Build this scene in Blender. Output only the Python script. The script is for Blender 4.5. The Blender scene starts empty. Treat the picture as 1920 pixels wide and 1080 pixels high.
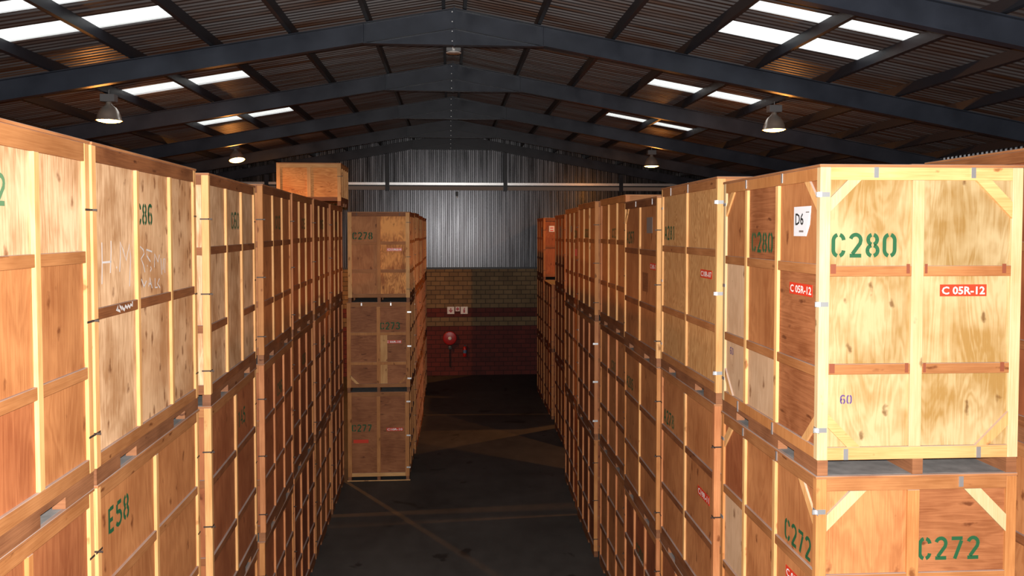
import bpy, bmesh, math, random
from mathutils import Matrix, Vector
C = bpy.context.scene.collection
S = bpy.context.scene
R = random.Random(7)

# ------------------------------------------------------------------ camera
F, PX, PY = 1500.0, 960.0, 485.0            # focal length and principal point in a 1920x1080 frame
CAM_H = 6.41
cd = bpy.data.cameras.new('camera'); cam = bpy.data.objects.new('camera', cd); C.objects.link(cam)
cd.sensor_width = 36; cd.lens = F/1920*36
cd.shift_x = 0.0; cd.shift_y = -(540-PY)/1920
cd.clip_start = .05; cd.clip_end = 200
yaw = math.atan((PX-843)/F); pit = math.atan((PY-433)/math.hypot(F, PX-843))
cam.location = (0, 0, CAM_H)
cam.rotation_euler = (math.pi/2-pit, 0, -yaw)
S.camera = cam
S.view_settings.view_transform = 'Standard'; S.view_settings.look = 'None'
S.view_settings.gamma = 1.0; S.view_settings.use_curve_mapping = False
S.view_settings.exposure = 0.0

# ------------------------------------------------------------------ sky and flash
w = bpy.data.worlds.new('world'); S.world = w; w.use_nodes = True
bg = w.node_tree.nodes['Background']; bg.inputs[0].default_value = (.93, .96, 1, 1); bg.inputs[1].default_value = 1.7
fl = bpy.data.lights.new('camera_flash', 'POINT'); fl.energy = 5600; fl.color = (1, .97, .9); fl.shadow_soft_size = .04
flo = bpy.data.objects.new('camera_flash', fl); C.objects.link(flo); flo.location = (.02, -.02, CAM_H+.14)
LAMP_POWER = 1050.0
LAMP_COL = (1, .36, .07)

# ------------------------------------------------------------------ materials
def new_mat(name):
    m = bpy.data.materials.new(name); m.use_nodes = True
    nt = m.node_tree; b = nt.nodes['Principled BSDF']
    return m, nt, b
def N(nt, t, **k):
    n = nt.nodes.new(t)
    for a, v in k.items(): setattr(n, a, v)
    return n
def math_node(nt, op, a, b=None, clamp=False):
    n = N(nt, 'ShaderNodeMath', operation=op); n.use_clamp = clamp
    for i, v in enumerate((a, b)):
        if v is None: continue
        if isinstance(v, (int, float)): n.inputs[i].default_value = v
        else: nt.links.new(v, n.inputs[i])
    return n.outputs[0]
def mixc(nt, fac, a, b, mode='MIX'):
    n = N(nt, 'ShaderNodeMix', data_type='RGBA', blend_type=mode)
    for s, v in ((n.inputs[0], fac), (n.inputs[6], a), (n.inputs[7], b)):
        if isinstance(v, (int, float)): s.default_value = v
        elif isinstance(v, tuple): s.default_value = (*v, 1)
        else: nt.links.new(v, s)
    return n.outputs[2]
def simple(name, col, rough=.6, metal=0, spec=.5, noise=0, nscale=6, bump=0):
    m, nt, b = new_mat(name)
    b.inputs['Base Color'].default_value = (*col, 1); b.inputs['Roughness'].default_value = rough
    b.inputs['Metallic'].default_value = metal; b.inputs['Specular IOR Level'].default_value = spec
    if noise:
        tc = N(nt, 'ShaderNodeTexCoord'); no = N(nt, 'ShaderNodeTexNoise'); no.inputs['Scale'].default_value = nscale; no.inputs['Detail'].default_value = 5
        nt.links.new(tc.outputs['Object'], no.inputs['Vector'])
        f = math_node(nt, 'MULTIPLY_ADD', no.outputs[0], 2.2); f.node.inputs[2].default_value = -.6; f.node.use_clamp = True
        c = mixc(nt, f, tuple(x*(1-noise) for x in col), tuple(min(1, x*(1+noise)) for x in col))
        nt.links.new(c, b.inputs['Base Color'])
        r = math_node(nt, 'MULTIPLY_ADD', no.outputs[0], .35); r.node.inputs[2].default_value = rough-.17; nt.links.new(r, b.inputs['Roughness'])
    return m
def wood(name, dark, light, grain='v', knots=0.0, blotch=.5, fine=1.0, wave=0.0, rough=.62):
    """sawn wood or plywood: fine fibre lines, wide figure, blotches and knots, moved about per object"""
    dark, light = [(c[0], c[1]*.86, c[2]*.80) for c in (dark, light)]
    m, nt, b = new_mat(name); L = nt.links.new
    tc = N(nt, 'ShaderNodeTexCoord'); oi = N(nt, 'ShaderNodeObjectInfo')
    off = math_node(nt, 'MULTIPLY', oi.outputs['Random'], 40.0)
    va = N(nt, 'ShaderNodeVectorMath', operation='ADD'); L(tc.outputs['Object'], va.inputs[0])
    cx = N(nt, 'ShaderNodeCombineXYZ'); L(off, cx.inputs[0]); L(off, cx.inputs[1]); L(off, cx.inputs[2]); L(cx.outputs[0], va.inputs[1])
    P = va.outputs[0]
    def mapped(sx, sz):
        mp = N(nt, 'ShaderNodeMapping'); mp.inputs['Scale'].default_value = (sx, sx, sz); L(P, mp.inputs['Vector']); return mp.outputs[0]
    if grain == 'v': fib, fig = mapped(75, 2.2), mapped(3.6, .75)
    else: fib, fig = mapped(2.2, 75), mapped(.75, 4.2)
    n1 = N(nt, 'ShaderNodeTexNoise'); n1.inputs['Scale'].default_value = 1.6; n1.inputs['Detail'].default_value = 4; L(fib, n1.inputs['Vector'])
    n2 = N(nt, 'ShaderNodeTexNoise'); n2.inputs['Scale'].default_value = 1.3; n2.inputs['Detail'].default_value = 3; n2.inputs['Distortion'].default_value = 1.1; L(fig, n2.inputs['Vector'])
    n3 = N(nt, 'ShaderNodeTexNoise'); n3.inputs['Scale'].default_value = 2.2; n3.inputs['Detail'].default_value = 4; L(P, n3.inputs['Vector'])
    # cathedral figure: bands of a distorted low-frequency field
    bands = math_node(nt, 'SINE', math_node(nt, 'MULTIPLY', n2.outputs[0], 42.0*(.6+wave)))
    f = math_node(nt, 'MULTIPLY', math_node(nt, 'SUBTRACT', n1.outputs[0], .5), 1.1*fine)
    f = math_node(nt, 'ADD', f, math_node(nt, 'MULTIPLY', bands, .09+.20*wave))
    f = math_node(nt, 'ADD', f, math_node(nt, 'MULTIPLY', math_node(nt, 'SUBTRACT', n3.outputs[0], .5), 3.2*blotch))
    f = math_node(nt, 'ADD', f, .5, True)
    col = mixc(nt, f, dark, light)
    # each board its own tone
    tone = math_node(nt, 'MULTIPLY_ADD', oi.outputs['Random'], .18); tone.node.inputs[2].default_value = .91
    hs = N(nt, 'ShaderNodeHueSaturation'); L(tone, hs.inputs['Value']); L(col, hs.inputs['Color']); col = hs.outputs[0]
    if knots:
        kv = N(nt, 'ShaderNodeTexVoronoi'); kv.inputs['Scale'].default_value = 6.0 if knots > 1 else 3.6
        mk = N(nt, 'ShaderNodeMapping'); mk.inputs['Scale'].default_value = (1.6, 1.6, .75) if grain == 'v' else (.7, .7, 2.5); L(P, mk.inputs['Vector'])
        nd = N(nt, 'ShaderNodeTexNoise'); nd.inputs['Scale'].default_value = 14; L(P, nd.inputs['Vector'])
        ad = N(nt, 'ShaderNodeVectorMath', operation='ADD'); L(mk.outputs[0], ad.inputs[0])
        sc = N(nt, 'ShaderNodeVectorMath', operation='SCALE'); sc.inputs['Scale'].default_value = .10; L(nd.outputs['Color'], sc.inputs[0]); L(sc.outputs[0], ad.inputs[1]); L(ad.outputs[0], kv.inputs['Vector'])
        rk = math_node(nt, 'SUBTRACT', 1.0, math_node(nt, 'DIVIDE', kv.outputs['Distance'], .12+.16*knots), True)
        rk = math_node(nt, 'MULTIPLY', rk, 1.7, True)
        col = mixc(nt, math_node(nt, 'MULTIPLY', rk, .8), col, tuple(x*y for x, y in zip(dark, (.42, .3, .22))))
    ge = N(nt, 'ShaderNodeNewGeometry'); sz = N(nt, 'ShaderNodeSeparateXYZ'); L(ge.outputs['True Normal'], sz.inputs[0])   # dust lies on upward faces
    du = math_node(nt, 'MULTIPLY', math_node(nt, 'GREATER_THAN', sz.outputs[2], .7), math_node(nt, 'ADD', n3.outputs[0], .15, True))
    col = mixc(nt, du, col, (.33, .28, .27))
    L(col, b.inputs['Base Color'])
    b.inputs['Roughness'].default_value = rough; b.inputs['Specular IOR Level'].default_value = .3
    bp = N(nt, 'ShaderNodeBump'); bp.inputs['Strength'].default_value = .25; bp.inputs['Distance'].default_value = .004
    L(n1.outputs[0], bp.inputs['Height']); L(bp.outputs[0], b.inputs['Normal'])
    return m
M = {}
M['ply_pale'] = wood('pale pine plywood', (.27, .175, .055), (.43, .37, .21), knots=.12, blotch=1.0, wave=.45, fine=.7)
M['ply_mid'] = wood('tan plywood', (.30, .12, .042), (.50, .245, .10), knots=.35, blotch=.5, wave=.3)
M['ply_cream'] = wood('cream plywood', (.40, .24, .12), (.76, .58, .38), knots=.4, blotch=.8, wave=.35, fine=1.5)
M['ply_red'] = wood('reddish plywood', (.22, .07, .026), (.38, .155, .065), knots=.3, blotch=.5, wave=.3)
M['ply_brown'] = wood('weathered brown plywood', (.20, .072, .026), (.38, .17, .075), grain='h', knots=.35, blotch=.6, wave=.3)
M['ply_grey'] = wood('bleached plywood', (.44, .31, .19), (.64, .50, .35), knots=.3, blotch=.3, wave=.2)
M['ply_wave'] = wood('figured plywood', (.40, .21, .075), (.62, .40, .18), knots=0, blotch=.15, wave=1.3, fine=1.2)
M['ply_figure'] = wood('swirled plywood', (.48, .20, .055), (.70, .38, .13), grain='h', knots=.3, blotch=.5, wave=1.3)
M['ply_knotty'] = wood('knotty plywood', (.44, .25, .12), (.72, .53, .33), knots=1.2, blotch=.8, wave=.3, fine=1.4)
M['ply_burl'] = wood('burl plywood', (.36, .13, .035), (.85, .44, .14), knots=.6, blotch=1.3, wave=1.0, fine=.6)
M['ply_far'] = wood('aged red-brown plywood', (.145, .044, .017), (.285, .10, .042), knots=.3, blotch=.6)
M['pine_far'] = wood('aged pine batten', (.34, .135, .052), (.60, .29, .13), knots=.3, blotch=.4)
M['pine_v'] = wood('pine batten', (.46, .25, .09), (.74, .49, .225), knots=.25, blotch=.3)
M['pine_pale'] = wood('new pine batten', (.44, .34, .165), (.60, .53, .34), knots=.2, blotch=.3)
M['pine_red'] = wood('old pine batten', (.34, .145, .045), (.56, .29, .11), knots=.3, blotch=.4)
M['pine_h'] = wood('pine rail', (.46, .25, .09), (.72, .48, .22), grain='h', knots=.25, blotch=.35)
M['rail'] = wood('brown hardwood rail', (.13, .048, .018), (.29, .125, .05), grain='h', knots=.2, blotch=.5)
M['rail_end'] = simple('stained rail end', (.20, .05, .02), .7)
M['skid'] = wood('dusty skid timber', (.15, .065, .03), (.30, .145, .07), grain='h', knots=.2, blotch=.6)
M['lid'] = simple('dusty hardboard lid', (.19, .18, .18), .85, noise=.25, nscale=9)
M['lid_edge'] = wood('lid edge', (.24, .10, .04), (.42, .21, .09), grain='h', blotch=.5)
M['zinc'] = simple('galvanised clip', (.72, .74, .78), .38, .85)
M['iron'] = simple('dark iron clip', (.05, .035, .03), .5, .3)
M['green'] = simple('green stencil ink', (.006, .075, .026), .7)
M['faded_green'] = simple('faded green stencil ink', (.08, .17, .08), .8)
M['black_ink'] = simple('black ink', (.02, .02, .02), .6)
M['purple'] = simple('purple ink', (.09, .045, .16), .7)
M['chalk'] = simple('white chalk', (.62, .58, .58), .9)
M['sticker'] = simple('red vinyl', (.62, .045, .02), .35)
M['white'] = simple('white print', (.85, .85, .85), .4)
M['paper'] = simple('white paper', (.72, .72, .78), .5)
M['grey_paper'] = simple('grey paper', (.20, .17, .16), .5)
M['steel'] = simple('navy painted steel', (.032, .037, .052), .34, 0, .22, noise=.3, nscale=1.5)
M['purlin'] = simple('dark purlin steel', (.022, .024, .032), .45, .2, .5)
M['galv'] = simple('galvanised strip', (.72, .72, .74), .32, .8)
M['beige'] = simple('beige girt steel', (.34, .29, .26), .6)
M['brick_red'] = simple('red fire paint', (.42, .01, .01), .35)
M['alu'] = simple('spun aluminium', (.72, .66, .60), .30, .75)
M['ballast'] = simple('grey gear box', (.16, .16, .17), .5)
M['black'] = simple('black plastic', (.015, .015, .016), .5)
M['tread'] = simple('blue plastic label', (.08, .16, .3), .4)

def sheet_mat(name, col, rough, metal, nz=.25, streak=(.4, .4, 3)):
    m, nt, b = new_mat(name); L = nt.links.new
    tc = N(nt, 'ShaderNodeTexCoord'); mp = N(nt, 'ShaderNodeMapping'); mp.inputs['Scale'].default_value = streak
    L(tc.outputs['Object'], mp.inputs[0]); no = N(nt, 'ShaderNodeTexNoise'); no.inputs['Scale'].default_value = 2; no.inputs['Detail'].default_value = 5
    L(mp.outputs[0], no.inputs[0])
    f = math_node(nt, 'MULTIPLY_ADD', no.outputs[0], 2.4, True); f.node.inputs[2].default_value = -.7
    L(mixc(nt, f, tuple(x*(1-nz) for x in col), tuple(x*(1+nz) for x in col)), b.inputs['Base Color'])
    r = math_node(nt, 'MULTIPLY_ADD', no.outputs[0], .3); r.node.inputs[2].default_value = rough-.15; L(r, b.inputs['Roughness'])
    b.inputs['Metallic'].default_value = metal
    return m
def roof_mat():
    m, nt, b = new_mat('weathered roof sheeting with painted lamp glow'); L = nt.links.new
    tc = N(nt, 'ShaderNodeTexCoord')
    def no(scl, sc):
        mp = N(nt, 'ShaderNodeMapping'); mp.inputs['Scale'].default_value = scl; L(tc.outputs['Object'], mp.inputs[0])
        n = N(nt, 'ShaderNodeTexNoise'); n.inputs['Scale'].default_value = sc; n.inputs['Detail'].default_value = 4; L(mp.outputs[0], n.inputs[0]); return n.outputs[0]
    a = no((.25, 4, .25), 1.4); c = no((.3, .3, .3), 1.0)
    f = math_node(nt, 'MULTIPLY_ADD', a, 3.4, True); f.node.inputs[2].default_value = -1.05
    L(mixc(nt, f, (.085, .034, .015), (.155, .145, .152)), b.inputs['Base Color'])  # rust brown also has the lamps' orange glow painted into it
    r = math_node(nt, 'MULTIPLY_ADD', c, .3); r.node.inputs[2].default_value = .33; L(r, b.inputs['Roughness'])
    b.inputs['Metallic'].default_value = .6
    return m
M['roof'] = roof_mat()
M['wall_sheet'] = sheet_mat('galvanised wall sheeting', (.095, .095, .105), .28, .85, .4, (2.5, 2.5, .2))

def skylight_mat():
    m, nt, b = new_mat('translucent roof sheet'); L = nt.links.new
    nt.nodes.remove(b); out = nt.nodes['Material Output']
    t = N(nt, 'ShaderNodeBsdfTransparent'); t.inputs[0].default_value = (1, 1, .98, 1)
    s = N(nt, 'ShaderNodeBsdfTranslucent'); s.inputs[0].default_value = (.9, .9, .88, 1)
    x = N(nt, 'ShaderNodeMixShader'); x.inputs[0].default_value = .35; L(t.outputs[0], x.inputs[1]); L(s.outputs[0], x.inputs[2]); L(x.outputs[0], out.inputs[0])
    return m
M['skylight'] = skylight_mat()

def brick_mat():
    m, nt, b = new_mat('painted block wall'); L = nt.links.new
    ge = N(nt, 'ShaderNodeNewGeometry'); sx = N(nt, 'ShaderNodeSeparateXYZ'); L(ge.outputs['Position'], sx.inputs[0])
    cx = N(nt, 'ShaderNodeCombineXYZ'); L(math_node(nt, 'ADD', sx.outputs[0], sx.outputs[1]), cx.inputs[0]); L(sx.outputs[2], cx.inputs[1])
    def bt(c1, c2, mo):
        t = N(nt, 'ShaderNodeTexBrick'); t.inputs['Scale'].default_value = 1; t.inputs['Brick Width'].default_value = .4; t.inputs['Row Height'].default_value = .2
        t.inputs['Mortar Size'].default_value = .013; t.inputs['Bias'].default_value = -.1
        for i, c in ((1, c1), (2, c2), (3, mo)): t.inputs[i].default_value = (*c, 1)
        L(cx.outputs[0], t.inputs[0]); return t
    tan = bt((.25, .165, .08), (.18, .115, .058), (.06, .042, .028)); red = bt((.14, .02, .014), (.10, .014, .011), (.045, .009, .008))
    z = sx.outputs[2]
    g = lambda a: math_node(nt, 'GREATER_THAN', z, a)
    f = math_node(nt, 'ADD', math_node(nt, 'SUBTRACT', 1.0, g(2.2)), math_node(nt, 'MULTIPLY', g(2.6), math_node(nt, 'SUBTRACT', 1.0, g(3.0))), True)
    col = mixc(nt, f, tan.outputs[0], red.outputs[0])
    no = N(nt, 'ShaderNodeTexNoise'); no.inputs['Scale'].default_value = 1.2; no.inputs['Detail'].default_value = 5
    L(ge.outputs['Position'], no.inputs[0])
    hs = N(nt, 'ShaderNodeHueSaturation'); v = math_node(nt, 'MULTIPLY_ADD', no.outputs[0], 1.0); v.node.inputs[2].default_value = .5; L(v, hs.inputs['Value']); L(col, hs.inputs['Color'])
    L(hs.outputs[0], b.inputs['Base Color']); b.inputs['Roughness'].default_value = .75
    bp = N(nt, 'ShaderNodeBump'); bp.inputs['Distance'].default_value = .01; L(tan.outputs['Fac'], bp.inputs['Height']); bp.invert = True; L(bp.outputs[0], b.inputs['Normal'])
    return m
M['brick'] = brick_mat()

def floor_mat():
    m, nt, b = new_mat('stained concrete floor'); L = nt.links.new
    tc = N(nt, 'ShaderNodeTexCoord')
    def noise(sc, det, scl=(1, 1, 1), dist=0):
        mp = N(nt, 'ShaderNodeMapping'); mp.inputs['Scale'].default_value = scl; L(tc.outputs['Object'], mp.inputs[0])
        n = N(nt, 'ShaderNodeTexNoise'); n.inputs['Scale'].default_value = sc; n.inputs['Detail'].default_value = det; n.inputs['Distortion'].default_value = dist
        L(mp.outputs[0], n.inputs[0]); return n.outputs[0]
    a = noise(.45, 6); c = noise(3, 6, (1, .6, 1)); s = noise(1.1, 5, (1, .9, 1), .6)
    f = math_node(nt, 'MULTIPLY_ADD', a, 1.3); f.node.inputs[2].default_value = -.45
    f = math_node(nt, 'ADD', f, math_node(nt, 'MULTIPLY', c, .7), True)
    col = mixc(nt, f, (.026, .025, .025), (.092, .088, .085))
    st = math_node(nt, 'MULTIPLY', math_node(nt, 'SUBTRACT', s, .635), 22.0, True)
    col = mixc(nt, math_node(nt, 'MULTIPLY', st, .8), col, (.018, .016, .015))
    L(col, b.inputs['Base Color']); b.inputs['Roughness'].default_value = .62; b.inputs['Specular IOR Level'].default_value = .35
    bp = N(nt, 'ShaderNodeBump'); bp.inputs['Strength'].default_value = .3; bp.inputs['Distance'].default_value = .01; L(c, bp.inputs['Height']); L(bp.outputs[0], b.inputs['Normal'])
    return m
M['floor'] = floor_mat()
def emit(name, col, st):
    m, nt, b = new_mat(name); b.inputs['Base Color'].default_value = (*col, 1)
    b.inputs['Emission Color'].default_value = (*col, 1); b.inputs['Emission Strength'].default_value = st
    return m
M['glow'] = emit('sodium lamp glow', (1, .60, .18), 14)

# ------------------------------------------------------------------ mesh helpers
def mk(name, V, Fc, mat, parent=None, bevel=0, smooth=False):
    me = bpy.data.meshes.new(name); me.from_pydata(V, [], Fc)
    for q in (mat if isinstance(mat, list) else [mat]): me.materials.append(M[q])
    bm = bmesh.new(); bm.from_mesh(me); bmesh.ops.recalc_face_normals(bm, faces=bm.faces)
    if bevel:
        bmesh.ops.bevel(bm, geom=list(bm.edges), offset=bevel, segments=1, affect='EDGES')
    bm.to_mesh(me); bm.free()
    if smooth:
        for p in me.polygons: p.use_smooth = True
    o = bpy.data.objects.new(name, me); C.objects.link(o)
    if parent: o.parent = parent
    return o
BF = [(0, 3, 2, 1), (4, 5, 6, 7), (0, 1, 5, 4), (1, 2, 6, 5), (2, 3, 7, 6), (3, 0, 4, 7)]
def boxv(x0, x1, y0, y1, z0, z1):
    return [(x0, y0, z0), (x1, y0, z0), (x1, y1, z0), (x0, y1, z0), (x0, y0, z1), (x1, y0, z1), (x1, y1, z1), (x0, y1, z1)]
def boxes(name, L, mat, parent=None, bevel=0):
    V, Fc = [], []
    for b in L:
        n = len(V); V += boxv(*b); Fc += [tuple(i+n for i in f) for f in BF]
    return mk(name, V, Fc, mat, parent, bevel)
def prism(name, poly, ext, mat, parent=None, bevel=0):
    """poly: list of 3D points of one cap; ext: extrusion vector"""
    n = len(poly); e = Vector(ext)
    V = [tuple(p) for p in poly]+[tuple(Vector(p)+e) for p in poly]
    Fc = [tuple(range(n))[::-1], tuple(range(n, 2*n))]+[(i, (i+1) % n, n+(i+1) % n, n+i) for i in range(n)]
    return mk(name, V, Fc, mat, parent, bevel)
def lathe(name, prof, mat, parent=None, seg=28, origin=(0, 0, 0), axis='z', smooth=True):
    V, Fc = [], []; n = len(prof)
    for i in range(seg):
        a = 2*math.pi*i/seg
        for r, z in prof:
            p = (r*math.cos(a), r*math.sin(a), z) if axis == 'z' else (r*math.cos(a), z, r*math.sin(a))
            V.append(tuple(p[k]+origin[k] for k in range(3)))
    for i in range(seg):
        j = (i+1) % seg
        for k in range(n-1): Fc.append((i*n+k, j*n+k, j*n+k+1, i*n+k+1))
    o = mk(name, V, Fc, mat, parent, smooth=smooth)
    bm = bmesh.new(); bm.from_mesh(o.data); bmesh.ops.remove_doubles(bm, verts=bm.verts, dist=1e-5)
    bmesh.ops.recalc_face_normals(bm, faces=bm.faces); bm.to_mesh(o.data); bm.free()
    return o
def tube(name, pts, r, mat, parent=None, seg=8):
    V, Fc = [], []
    for i, p in enumerate(pts):
        p = Vector(p); d = (Vector(pts[min(i+1, len(pts)-1)])-Vector(pts[max(i-1, 0)])).normalized()
        a = d.orthogonal().normalized(); b = d.cross(a)
        for k in range(seg):
            t = 2*math.pi*k/seg; V.append(tuple(p+a*r*math.cos(t)+b*r*math.sin(t)))
    for i in range(len(pts)-1):
        for k in range(seg):
            k2 = (k+1) % seg; Fc.append((i*seg+k, i*seg+k2, (i+1)*seg+k2, (i+1)*seg+k))
    Fc += [tuple(range(seg)), tuple(range(len(V)-seg, len(V)))]
    return mk(name, V, Fc, mat, parent)
def empty(name, loc, rz, label, cat, group=None):
    o = bpy.data.objects.new(name, None); C.objects.link(o); o.location = loc; o.rotation_euler = (0, 0, rz); o.empty_display_size = .2
    return tag(o, label, cat, group)
def tag(o, label, cat, group=None):
    o['label'] = label; o['category'] = cat
    if group: o['group'] = group
    return o
def struct(o): o['kind'] = 'structure'; return o

# ------------------------------------------------------------------ stencil characters (own strokes)
def arc(cx, cy, rx, ry, a0, a1, n=9):
    return [(cx+rx*math.cos(math.radians(a0+(a1-a0)*i/(n-1))), cy+ry*math.sin(math.radians(a0+(a1-a0)*i/(n-1)))) for i in range(n)]
def stad(side, y0=0.04, y1=.96, x0=.07, x1=.53):
    """left or right half of an upright oval with gaps top and bottom"""
    cx = (x0+x1)/2; rx = (x1-x0)/2; ry = min(.26, (y1-y0)/2)
    if side < 0: return arc(cx, y1-ry, rx, ry, 104, 180, 6)+arc(cx, y0+ry, rx, ry, 180, 256, 6)
    return arc(cx, y1-ry, rx, ry, 76, 0, 6)+arc(cx, y0+ry, rx, ry, 0, -76, 6)
G = {
 '0': [stad(-1), stad(1)],
 'C': [stad(-1), arc(.3, .7, .23, .26, 76, 5, 6), arc(.3, .3, .23, .26, -5, -76, 6)],
 'D': [[(.08, 0), (.08, 1)], [(.16, .96), (.3, .96)]+arc(.3, .7, .23, .26, 80, 0, 6)+arc(.3, .3, .23, .26, 0, -80, 6)+[(.3, .04), (.16, .04)]],
 'O': [stad(-1), stad(1)],
 '8': [stad(-1, .53, .96, .1, .5), stad(1, .53, .96, .1, .5), stad(-1, .04, .5), stad(1, .04, .5)],
 '2': [arc(.3, .72, .23, .24, 165, 0, 9)+[(.5, .58), (.16, .12)], [(.04, .05), (.56, .05)]],
 '7': [[(.04, .94), (.56, .94)], [(.51, .84), (.2, 0)]],
 '3': [arc(.28, .74, .22, .22, 160, -75, 10), arc(.28, .27, .25, .23, 75, -160, 10)],
 '6': [arc(.33, .66, .26, .30, 40, 180, 9)+[(.07, .3)], stad(-1, .04, .56), stad(1, .04, .56)],
 '5': [[(.54, .94), (.14, .94)], [(.11, .9), (.09, .55)], arc(.26, .31, .28, .27, 120, -150, 11)],
 '4': [[(.36, .98), (.04, .33), (.56, .33)], [(.43, .24), (.43, 0)], [(.43, .6), (.43, .42)]],
 '1': [[(.3, 0), (.3, 1)], [(.28, .94), (.14, .84)]],
 '9': [stad(-1, .44, .96), stad(1, .44, .96), [(.53, .7), (.5, .3), (.3, .04), (.12, .1)]],
 'A': [[(.04, 0), (.27, .98)], [(.33, .98), (.56, 0)], [(.2, .34), (.4, .34)]],
 'E': [[(.08, 0), (.08, 1)], [(.16, .95), (.52, .95)], [(.16, .5), (.44, .5)], [(.16, .05), (.52, .05)]],
 'G': [stad(-1), arc(.3, .7, .23, .26, 76, 15, 6), [(.34, .44), (.53, .44), (.53, .08)]],
 'H': [[(.06, 0), (.06, 1)], [(.06, .5), (.5, .52)], [(.5, 0), (.52, 1)]],
 'M': [[(.04, 0), (.12, 1), (.3, .4), (.5, 1), (.56, 0)]],
 'R': [[(.08, 0), (.12, 1), (.45, .85), (.4, .6), (.1, .48), (.54, 0)]],
 'N': [[(.05, 0), (.08, 1), (.5, .05), (.54, 1)]],
 'V': [[(.04, 1), (.28, 0), (.54, 1)]],
 'L': [[(.1, 1), (.06, .05), (.5, .02)]],
 'K': [[(.1, 0), (.1, 1)], [(.5, 1), (.12, .5), (.52, 0)]],
 'B': [[(.08, 0), (.08, 1)], [(.12, .96), (.44, .8), (.14, .54), (.5, .3), (.12, .04)]],
 '.': [[(.25, 0), (.3, .06)]], ' ': [],
}
def ribbon(pts, wd):
    """flat band of quads along a polyline"""
    V, Fc = [], []; n = len(pts)
    for i, (x, y) in enumerate(pts):
        a = pts[max(i-1, 0)]; b = pts[min(i+1, n-1)]; dx, dy = b[0]-a[0], b[1]-a[1]; l = math.hypot(dx, dy) or 1
        V += [(x-dy/l*wd/2, y+dx/l*wd/2), (x+dy/l*wd/2, y-dx/l*wd/2)]
    Fc = [(2*i, 2*i+1, 2*i+3, 2*i+2) for i in range(n-1)]
    return V, Fc
class Face:
    """one side of a box: u runs left to right as seen from outside, v up, n outwards"""
    def __init__(s, o, u, wd, parent): s.o = Vector(o); s.u = Vector(u); s.n = s.u.cross(Vector((0, 0, 1))); s.w = wd; s.p = parent
    def pt(s, u, v, n): return tuple(s.o+s.u*u+Vector((0, 0, v))+s.n*n)
    def box(s, name, u0, u1, v0, v1, n0, n1, mat, bevel=0, parent=None):
        V = [s.pt(*q) for q in boxv(u0, u1, v0, v1, n0, n1)]   # boxv axes -> (u, v, n)
        return mk(name, V, BF, mat, parent or s.p, bevel)
    def poly(s, name, P, n0, n1, mat, parent=None):
        return prism(name, [s.pt(a, b, n0) for a, b in P], s.n*(n1-n0), mat, parent or s.p)
    def text(s, name, t, u, v, h, mat, n, adv=.76, wd=.17, parent=None, jit=0):
        V, Fc = [], []
        for i, ch in enumerate(t):
            for st in G.get(ch, []):
                if jit: st = [(a+R.uniform(-jit, jit), b+R.uniform(-jit, jit)) for a, b in st]
                rv, rf = ribbon([(a, b) for a, b in st], wd); k = len(V)
                V += [s.pt(u+(i*adv+a)*h, v+b*h, n) for a, b in rv]; Fc += [tuple(q+k for q in f) for f in rf]
        return mk(name, V, Fc, mat, parent or s.p)
    def font(s, name, t, u, v, h, wtot, mat, n, parent=None):
        cu = bpy.data.curves.new('t', 'FONT'); cu.body = t; cu.size = 1; cu.offset = .018; cu.resolution_u = 2
        ob = bpy.data.objects.new('t', cu); C.objects.link(ob)
        me = bpy.data.meshes.new_from_object(ob.evaluated_get(bpy.context.evaluated_depsgraph_get()))
        xs = [q.co.x for q in me.vertices]; ys = [q.co.y for q in me.vertices]
        kx = wtot/(max(xs)-min(xs)); ky = h/(max(ys)-min(ys))
        for q in me.vertices: q.co = Vector(s.pt(u+(q.co.x-min(xs))*kx, v+(q.co.y-min(ys))*ky, n))
        me.materials.clear(); me.materials.append(M[mat]); me.name = name
        bpy.data.objects.remove(ob); bpy.data.curves.remove(cu)
        o = bpy.data.objects.new(name, me); C.objects.link(o); o.parent = parent or s.p
        return o

# ------------------------------------------------------------------ the crates
def sticker(f, u, v, wd, h, t, n, mat='sticker', ink='white'):
    o = f.box('sticker', u, u+wd, v, v+h, n, n+.002, mat); o['label'] = ('red' if mat == 'sticker' else 'white')+' sticker'+(' printed '+t if t else '')
    if t: f.font('printed_lettering', t, u+.04*wd, v+.16*h, h*.66, wd*.92, ink, n+.0032, o)
    return o

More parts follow.
